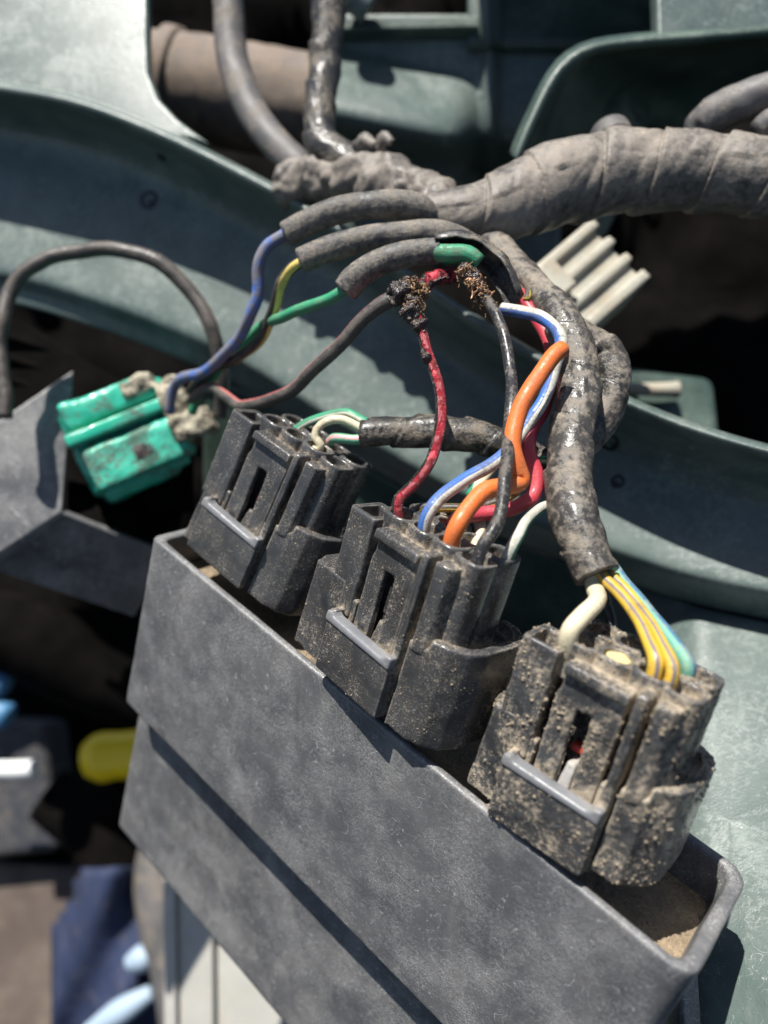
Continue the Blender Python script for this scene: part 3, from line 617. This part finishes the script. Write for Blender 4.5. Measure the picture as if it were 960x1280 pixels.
# connector 1 wires
wire('wire', P(.085, (462, 541, 13.6), (440, 532, 13.6), (418, 527, 13.6), (400, 532, 13.6), (393, 545, 13.6), (400, 560, 13.6)) + sock(1, 1, 0, .09)[:1], 'cream', 'cream wire hooking into the left-hand connector')
wire('wire', P(.09, (465, 532, 13.8), (435, 522, 13.9), (405, 524, 14.0), (380, 532, 14.1), (366, 540, 14.2)) + [(*cpt(1, .3, 2.6, -.9), .09)], 'greenwhite', 'green wire arching above the cream wire at the left-hand connector')
wire('wire', P(.10, (465, 548, 13.5), (440, 550, 13.5), (415, 549, 13.6), (408, 556, 13.8)) + [(*cpt(1, 1.0, 2.5, -1.0), .1)], 'greenpink', 'short straight green wire with a pink stripe under the cream one')
# heat-shrink sleeves and the wires coming out of them
def sleeve(pts, label):
    o = tube('heat_shrink_sleeve', pts, MT['shrink'], seg=30, step=.05, lump=.045, freq=2.2); tag(o, label, 'sleeve', 'dusty heat shrink sleeves'); return o
sleeve([(358, 293, 14.7, .235), (385, 278, 14.6, .235), (420, 264, 14.5, .24), (460, 257, 14.4, .24), (500, 255, 14.4, .245), (526, 262, 14.5, .25), (545, 282, 14.8, .22)], 'topmost dusty black sleeve, ending at the blue wire')
sleeve([(376, 326, 14.3, .225), (410, 312, 14.2, .235), (450, 300, 14.1, .225), (500, 293, 14.1, .22), (550, 292, 14.1, .23), (590, 308, 14.3, .22), (615, 332, 14.6, .2)], 'second sleeve from the top, ending at the black and yellow wire')
s3 = sleeve([(432, 363, 13.8, .235), (448, 345, 13.7, .235), (475, 328, 13.6, .23), (510, 317, 13.5, .22), (550, 313, 13.45, .22)], 'lowest sleeve, split open with green wire showing')
bpy.context.view_layer.update()
tube('torn_flap', [(545, 311, 13.46, .225), (575, 309, 13.4, .24), (605, 322, 13.3, .26), (625, 345, 13.2, .24), (640, 374, 13.1, .2)], MT['tape_black'], parent=s3, seg=20, arc=(-3.6, -.35), lump=.22, freq=3, thick=.03)
tube('green_core', [(535, 314, 13.45, .15), (560, 317, 13.32, .155), (585, 318, 13.25, .15), (600, 328, 13.25, .13)], insul('bright_green_insulation', (.02, .30, .15), grime=.6), parent=s3, seg=18, lump=.04)
wire('wire', P(.13, (370, 286, 14.65), (352, 294, 14.75), (334, 308, 14.85), (322, 335, 14.95), (320, 370, 15.1), (308, 405, 15.4), (288, 435, 15.9), (258, 460, 16.6), (232, 470, 17.1), (218, 485, 17.5), (212, 515, 17.8)), 'blue', 'thick scuffed blue wire coming from the topmost sleeve', seg=22)
wire('wire', P(.12, (390, 320, 14.25), (368, 334, 14.4), (350, 355, 14.7), (340, 390, 15.1), (325, 425, 15.6), (295, 447, 16.2), (262, 462, 16.9), (238, 490, 17.6)), 'blackyellow', 'black wire with a yellow stripe twisted behind the blue wire', seg=22)
wire('wire', P(.115, (445, 350, 13.8), (425, 366, 13.9), (390, 382, 14.2), (355, 394, 14.8), (325, 410, 15.6), (290, 445, 16.5), (260, 478, 17.4), (240, 515, 18)), 'greenw', 'grass green wire coming from the lowest sleeve', seg=20)
wr = wire('wire', P(.155, (500, 370, 13.3), (480, 380, 13.35)) + P(.135, (452, 400, 13.5), (420, 432, 13.8), (390, 462, 14.2), (355, 492, 14.8), (325, 506, 15.4), (300, 508, 15.9)) + P(.12, (280, 495, 16.4), (262, 484, 16.9), (240, 500, 17.5)), 'blackred', 'long dusty black wire with a red stripe from the frayed end to green connector', seg=22)
lw = wire('wire', [(5, 522, 17.2, .20)] + P(.185, (3, 470, 17.3), (3, 410, 17.4), (14, 362, 17.5), (45, 330, 17.6), (90, 315, 17.6), (145, 312, 17.6), (190, 326, 17.6), (228, 355, 17.6), (255, 390, 17.6), (270, 430, 17.7), (278, 475, 17.9), (275, 520, 18.3)), 'leftw', 'black wire with a pale edge arching over the green connector at the left', seg=20)
# frayed copper
def frayed(parent, cx, cy, cd, n, spread, ln, dirx, diry, seed, ex=0, ey=0):
    rnd = random.Random(seed); V = []; F = []
    org = parent.matrix_world.translation
    for k in range(n):
        al = rnd.random(); p = Vector(VP(cx + ex * al + rnd.gauss(0, spread), cy + ey * al + rnd.gauss(0, spread), cd + rnd.gauss(0, .06)))
        d = Vector((dirx, diry, rnd.uniform(-.3, .6))) + Vector((rnd.gauss(0, 1), rnd.gauss(0, 1), rnd.gauss(0, .6))) * .8
        d.normalize(); rr_ = rnd.uniform(.010, .018); prev = None; cur = rnd.choice((-1, 1)) * rnd.uniform(.8, 2.2)
        ax = Vector((rnd.gauss(0, 1), rnd.gauss(0, 1), rnd.gauss(0, 1))).normalized()
        for i in range(12):
            b1 = d.orthogonal().normalized(); b2 = d.cross(b1); base = len(V)
            for a in range(4):
                t = a * math.pi / 2; V.append(M3 @ (p + (b1 * math.cos(t) + b2 * math.sin(t)) * rr_) + CAM - org)
            if prev is not None:
                for a in range(4): F.append((prev + a, prev + (a + 1) % 4, base + (a + 1) % 4, base + a))
            prev = base; p = p + d * ln / 12
            d = (Matrix.Rotation(.42 * cur + rnd.gauss(0, .2), 3, ax) @ d).normalized()
    o = link('copper_strands', mesh(V, F), MT['copper'], parent); o.location = parent.matrix_world.inverted() @ org; o['kind'] = 'stuff'
    return o
bpy.context.view_layer.update()
frayed(wr, 514, 357, 13.15, 110, 4.5, .26, .3, -.5, 1, 8, 6)
frayed(wb, 519, 380, 13.0, 30, 2.5, .28, 0, -1.5, 5)
frayed(wk, 580, 336, 13.15, 130, 4, .26, .5, -.9, 2, 28, 42)
tube('charred_end', [(488, 374, 13.28, .17), (503, 364, 13.2, .2), (516, 362, 13.25, .17)], MT['charred'], parent=wr, seg=24, step=.03, lump=.6, freq=7, octv=4)
tube('charred_end', [(522, 362, 13.3, .12), (540, 350, 13.4, .15), (560, 345, 13.5, .13), (590, 350, 13.5, .1)], MT['burnt'], parent=wr, seg=20, lump=.25, freq=5)
tube('charred_end', [(575, 335, 13.3, .13), (588, 345, 13.25, .17), (600, 362, 13.2, .12), (608, 382, 13.1, .1)], MT['charred'], parent=wk, seg=20, lump=.4, freq=5)

# ---------------------------------------------------------------- green connector at the left
GR = ((.84, .36, -.41), (.47, -.80, -.37), (-.27, -.05, .0))
ga = Vector((.85, .42, -.30)).normalized(); gb = Vector((.36, -.88, -.1)); gb = (gb - ga * gb.dot(ga)).normalized(); gc = ga.cross(gb)
if gc.z < 0: gb = -gb; gc = ga.cross(gb)
GRm = Matrix((ga, gb, gc)).transposed()
gcn = empty('green_connector', frame(GRm, VP(97, 560, 17.9)) @ Matrix.Scale(1.16, 4))
tag(gcn, 'bright green plastic connector with dirty white sealant at the left', 'connector')
sg = -1 if gb.y < 0 else 1
def gy(a, b): a, b = a * sg * -1, b * sg * -1; return (min(a, b), max(a, b))
def gbx(x0, x1, y0, y1, z0, z1):
    y = gy(y0, y1); return xf(box(x0, x1, y[0], y[1], z0, z1), Matrix.Identity(3))
solid('housing', [gbx(-.1, 2.1, -.75, .95, -1.4, -.35), gbx(0, 1.9, -.9, -.35, -.6, -.05), gbx(0, 2.0, .1, .95, -.7, .1), gbx(.1, 1.7, .7, 1.2, -1.5, -.5)], MT['greenconn'], gcn, vox=.045, sm=30, disp=((.6, .16), (.18, .05)))
solid('rib', [gbx(-.15, 2.0, -.3, -.05, -.5, .1)], MT['greenconn'], gcn, vox=.04, sm=4)
solid('rib', [gbx(.1, 1.9, .85, 1.1, -1.2, -.4)], MT['greenconn'], gcn, vox=.04, sm=4)
solid('latch_window', [gbx(.9, 1.45, .38, .72, .02, .10)], MT['charred'], gcn, vox=.035, sm=6, disp=((.3, .12), (.06, .05)))
solid('sealant', [gbx(1.75, 2.6, .2, .7, -.6, .3), gbx(1.8, 2.3, -.6, .3, -1.0, .1), gbx(1.2, 1.9, -.85, -.5, -.2, .05)], MT['sealant'], gcn, vox=.045, sm=4, disp=((.35, .35), (.1, .1)))

# ---------------------------------------------------------------- black tray at the far left
tr = empty('black_tray', frame(Matrix.Identity(3), VP(78, 640, 18.3))); tag(tr, 'blurred grey-black plastic tray corner at the left edge below the green connector', 'tray')
bpy.context.view_layer.update()
slab('front_wall', [(-120, 606, 17.2), (92, 462, 19.0), (78, 640, 18.3), (-120, 770, 16.8)], .22, MT['case'], parent=tr, bev=.05)
slab('lower_wall', [(-120, 770, 16.83), (78, 640, 18.32), (212, 694, 19.6), (168, 772, 19.9), (0, 716, 18.6)], .2, MT['case'], parent=tr, bev=.05)
slab('tray_bottom', [(85, 560, 21), (240, 600, 21), (215, 692, 19.8), (85, 642, 18.6)], .2, MT['black'], parent=tr, bev=.05)
slab('rear_wall', [(-80, 380, 21), (30, 402, 20.8), (150, 478, 20.4), (240, 560, 20.2), (240, 640, 20.2), (-80, 640, 20)], .25, MT['black'], parent=tr, bev=.08)
for k in range(3): tube('stiffening_rib', [(-40, 405 + k * 28, 20.4, .1), (60, 440 + k * 26, 20.2, .1), (150, 492 + k * 26, 20, .1)], MT['black'], parent=tr, seg=10)

# ---------------------------------------------------------------- blurred things at the bottom left
yh = tube('screwdriver', [(108, 950, 33, .7), (125, 947, 33, 1.0), (150, 944, 33, .95), (190, 942, 33, 1.0), (240, 940, 33, .9)], N('yellow_handle').done((.92, .62, .01), .35), seg=20)
tag(yh, 'yellow screwdriver handle out of focus behind the control unit', 'screwdriver')
bpy.context.view_layer.update()
navy = grimy('navy_cloth', (.010, .018, .05), (.018, .03, .08), dust=(.55, .8), dustamt=.2, rough=.8, speckamt=0)
o = field('navy_cloth', 55, 235, 1085, 1420, lambda x, y: 33 - 1.5 * math.exp(-((x - 140) / 50) ** 2) + .5 * math.sin(x * .07 + y * .03), navy, 20, 24, mask=lambda x, y: x > 60 + max(0, 1180 - y) * .35 - (y - 1180) * .1 and x > 60)
tag(o, 'rumpled navy blue cloth out of focus at the bottom left', 'cloth')
paint = N('white_paint').done((.72, .73, .72), .5)
for k, (x, y, a, b, rr2, lb) in enumerate(((110, 1290, 190, 1240, .5, 'pale blue streak of cloth edge lowest at the bottom left'), (160, 1205, 195, 1190, .5, 'small pale blurred scrap on the navy cloth'))):
    o = tube('pale_scrap', [(x, y, 31, rr2 * .6), ((x + a) / 2, (y + b) / 2, 31, rr2), (a, b, 31, rr2 * .6)], N('pale_blue').done((.28, .36, .45), .6), seg=12); tag(o, lb, 'scrap')
o = tube('white_rod', [(-40, 962, 34, .35), (20, 962, 34, .38), (44, 960, 34, .36)], paint, seg=12); tag(o, 'pale rod end entering from the left edge', 'rod')
o = slab('grey_box', [(-60, 900, 38), (55, 905, 38), (72, 1065, 37), (-60, 1080, 37)], 3, grimy('blue_grey_metal', (.018, .02, .026), dustamt=.15, rough=.6), label='dark blue-grey box out of focus at the left edge', cat='box', bev=.4)
o = tube('grey_hose', [(250, 1000, 33, .9), (215, 1040, 32.5, 1.0), (200, 1090, 32, 1.0), (205, 1150, 31.5, 1.0), (225, 1230, 31, 1.0), (240, 1330, 30, 1)], MT['hose'], seg=20); tag(o, 'thick grey hose out of focus below the control unit', 'hose')
wp = empty('painted_board', frame(Matrix.Identity(3), VP(280, 1200, 25))); tag(wp, 'white painted panel with pale blue strips below the control unit', 'panel')
bpy.context.view_layer.update()
cr = grimy('cream_paint', (.36, .355, .32), (.42, .41, .38), dust=(.5, .8), dustamt=.3, rough=.5)
slab('panel_strip', [(203, 1040, 25), (217, 1040, 25), (222, 1420, 24), (206, 1420, 24)], .5, cr, parent=wp, bev=.05)
slab('panel_strip', [(222, 1050, 25.2), (265, 1070, 25.2), (268, 1420, 24.2), (226, 1420, 24.2)], .5, cr, parent=wp, bev=.05)
slab('panel_strip', [(270, 1100, 25.4), (420, 1200, 25.4), (420, 1420, 24.4), (274, 1420, 24.4)], .5, cr, parent=wp, bev=.05)
o = slab('blue_tape', [(268, 1105, 25.0), (300, 1130, 25.0), (400, 1300, 24.5), (380, 1320, 24.5)], .1, N('blue_tape').done((.18, .32, .48), .5), parent=wp, bev=0)
for k, (P_, m_, lb) in enumerate((([(-60, 770, 30, 1.2), (40, 800, 30, 1.5), (120, 850, 30.5, 1.3), (190, 880, 31, 1)], 'black', 'dark engine pipe out of focus at the left below the grey tray'),
      ([(60, 990, 35, 1.2), (120, 1030, 35, 1.6), (150, 1100, 34, 1.2)], 'black', 'dark grey bent hose beside the navy cloth'))):
    o = tube('engine_pipe', P_, MT[m_], seg=24, step=.3, lump=.12, freq=.5); tag(o, lb, 'pipe')
for k, (x, y) in enumerate(((6, 852), (8, 893))):
    o = tube('blue_cap', [(x - 30, y, 30, .5), (x, y, 30, .55), (x + 8, y + 2, 30, .3)], N('blue_plastic').done((.05, .16, .30), .5), seg=16); tag(o, ('upper' if k == 0 else 'lower') + ' small blue cap out of focus at the left edge', 'cap')
# strap at the lower right of the control unit
o = slab('grey_strap', [(853, 1225, 11.75), (873, 1215, 11.9), (885, 1400, 11.2), (862, 1400, 11.0)], .12, MT['case'], label='narrow grey strap hanging below the right end of the control unit', cat='strap', bev=.03)

# ---------------------------------------------------------------- soil crumbs stuck to the connectors
bpy.context.view_layer.update()
dg = bpy.context.evaluated_depsgraph_get()
def crumbs(root, names, n, rmin, rmax, seed):
    rnd = random.Random(seed); V = []; F = []
    inv = root.matrix_world.inverted()
    tris = []; tot = 0
    for ch in root.children:
        if ch.name.split('.')[0] not in names: continue
        ev = ch.evaluated_get(dg); me = ev.to_mesh(); mw = inv @ ch.matrix_world
        for p in me.polygons:
            c = mw @ p.center
            if p.area < 1e-7: continue
            tot += p.area; tris.append((tot, c, (mw.to_3x3() @ p.normal).normalized()))
        ev.to_mesh_clear()
    import bisect
    keys = [t[0] for t in tris]
    ico = bmesh.new(); bmesh.ops.create_icosphere(ico, subdivisions=1, radius=1); iv = [v.co.copy() for v in ico.verts]; iff = [tuple(v.index for v in f.verts) for f in ico.faces]; ico.free()
    made = 0; tries = 0
    while made < n and tries < n * 12:
        tries += 1
        _, c, nn = tris[min(len(tris) - 1, bisect.bisect(keys, rnd.random() * tot))]
        cl = noise.noise(c * 1.8 + Vector((seed, 0, 0))) + .3 * noise.noise(c * 6)
        if cl < rnd.uniform(-.05, .5): continue
        rr_ = rmin + (rmax - rmin) * rnd.random() ** 6; b = len(V)
        sc = [rnd.uniform(.6, 1.3) for _ in range(3)]
        for q in iv: V.append(c + nn * rr_ * .15 + Vector((q[0] * sc[0], q[1] * sc[1], q[2] * sc[2])) * rr_ * rnd.uniform(.8, 1.15))
        F += [tuple(i + b for i in f) for f in iff]; made += 1
    o = link('dirt_crumbs', mesh(V, F), MT['crumb'], root); o['kind'] = 'stuff'
cs = [o for o in COL.objects if o.name.split('.')[0] == 'black_connector']
nm = {'shroud', 'plug_body', 'key_block', 'latch_guard', 'latch', 'socket', 'guide_post', 'thumb_ridge', 'wire_seal'}
crumbs(cs[0], nm, 1200, .003, .014, 1); crumbs(cs[1], nm, 3500, .003, .018, 2); crumbs(cs[2], nm, 11000, .004, .030, 3)
crumbs(ecu, {'tray_floor'}, 1500, .01, .04, 4)
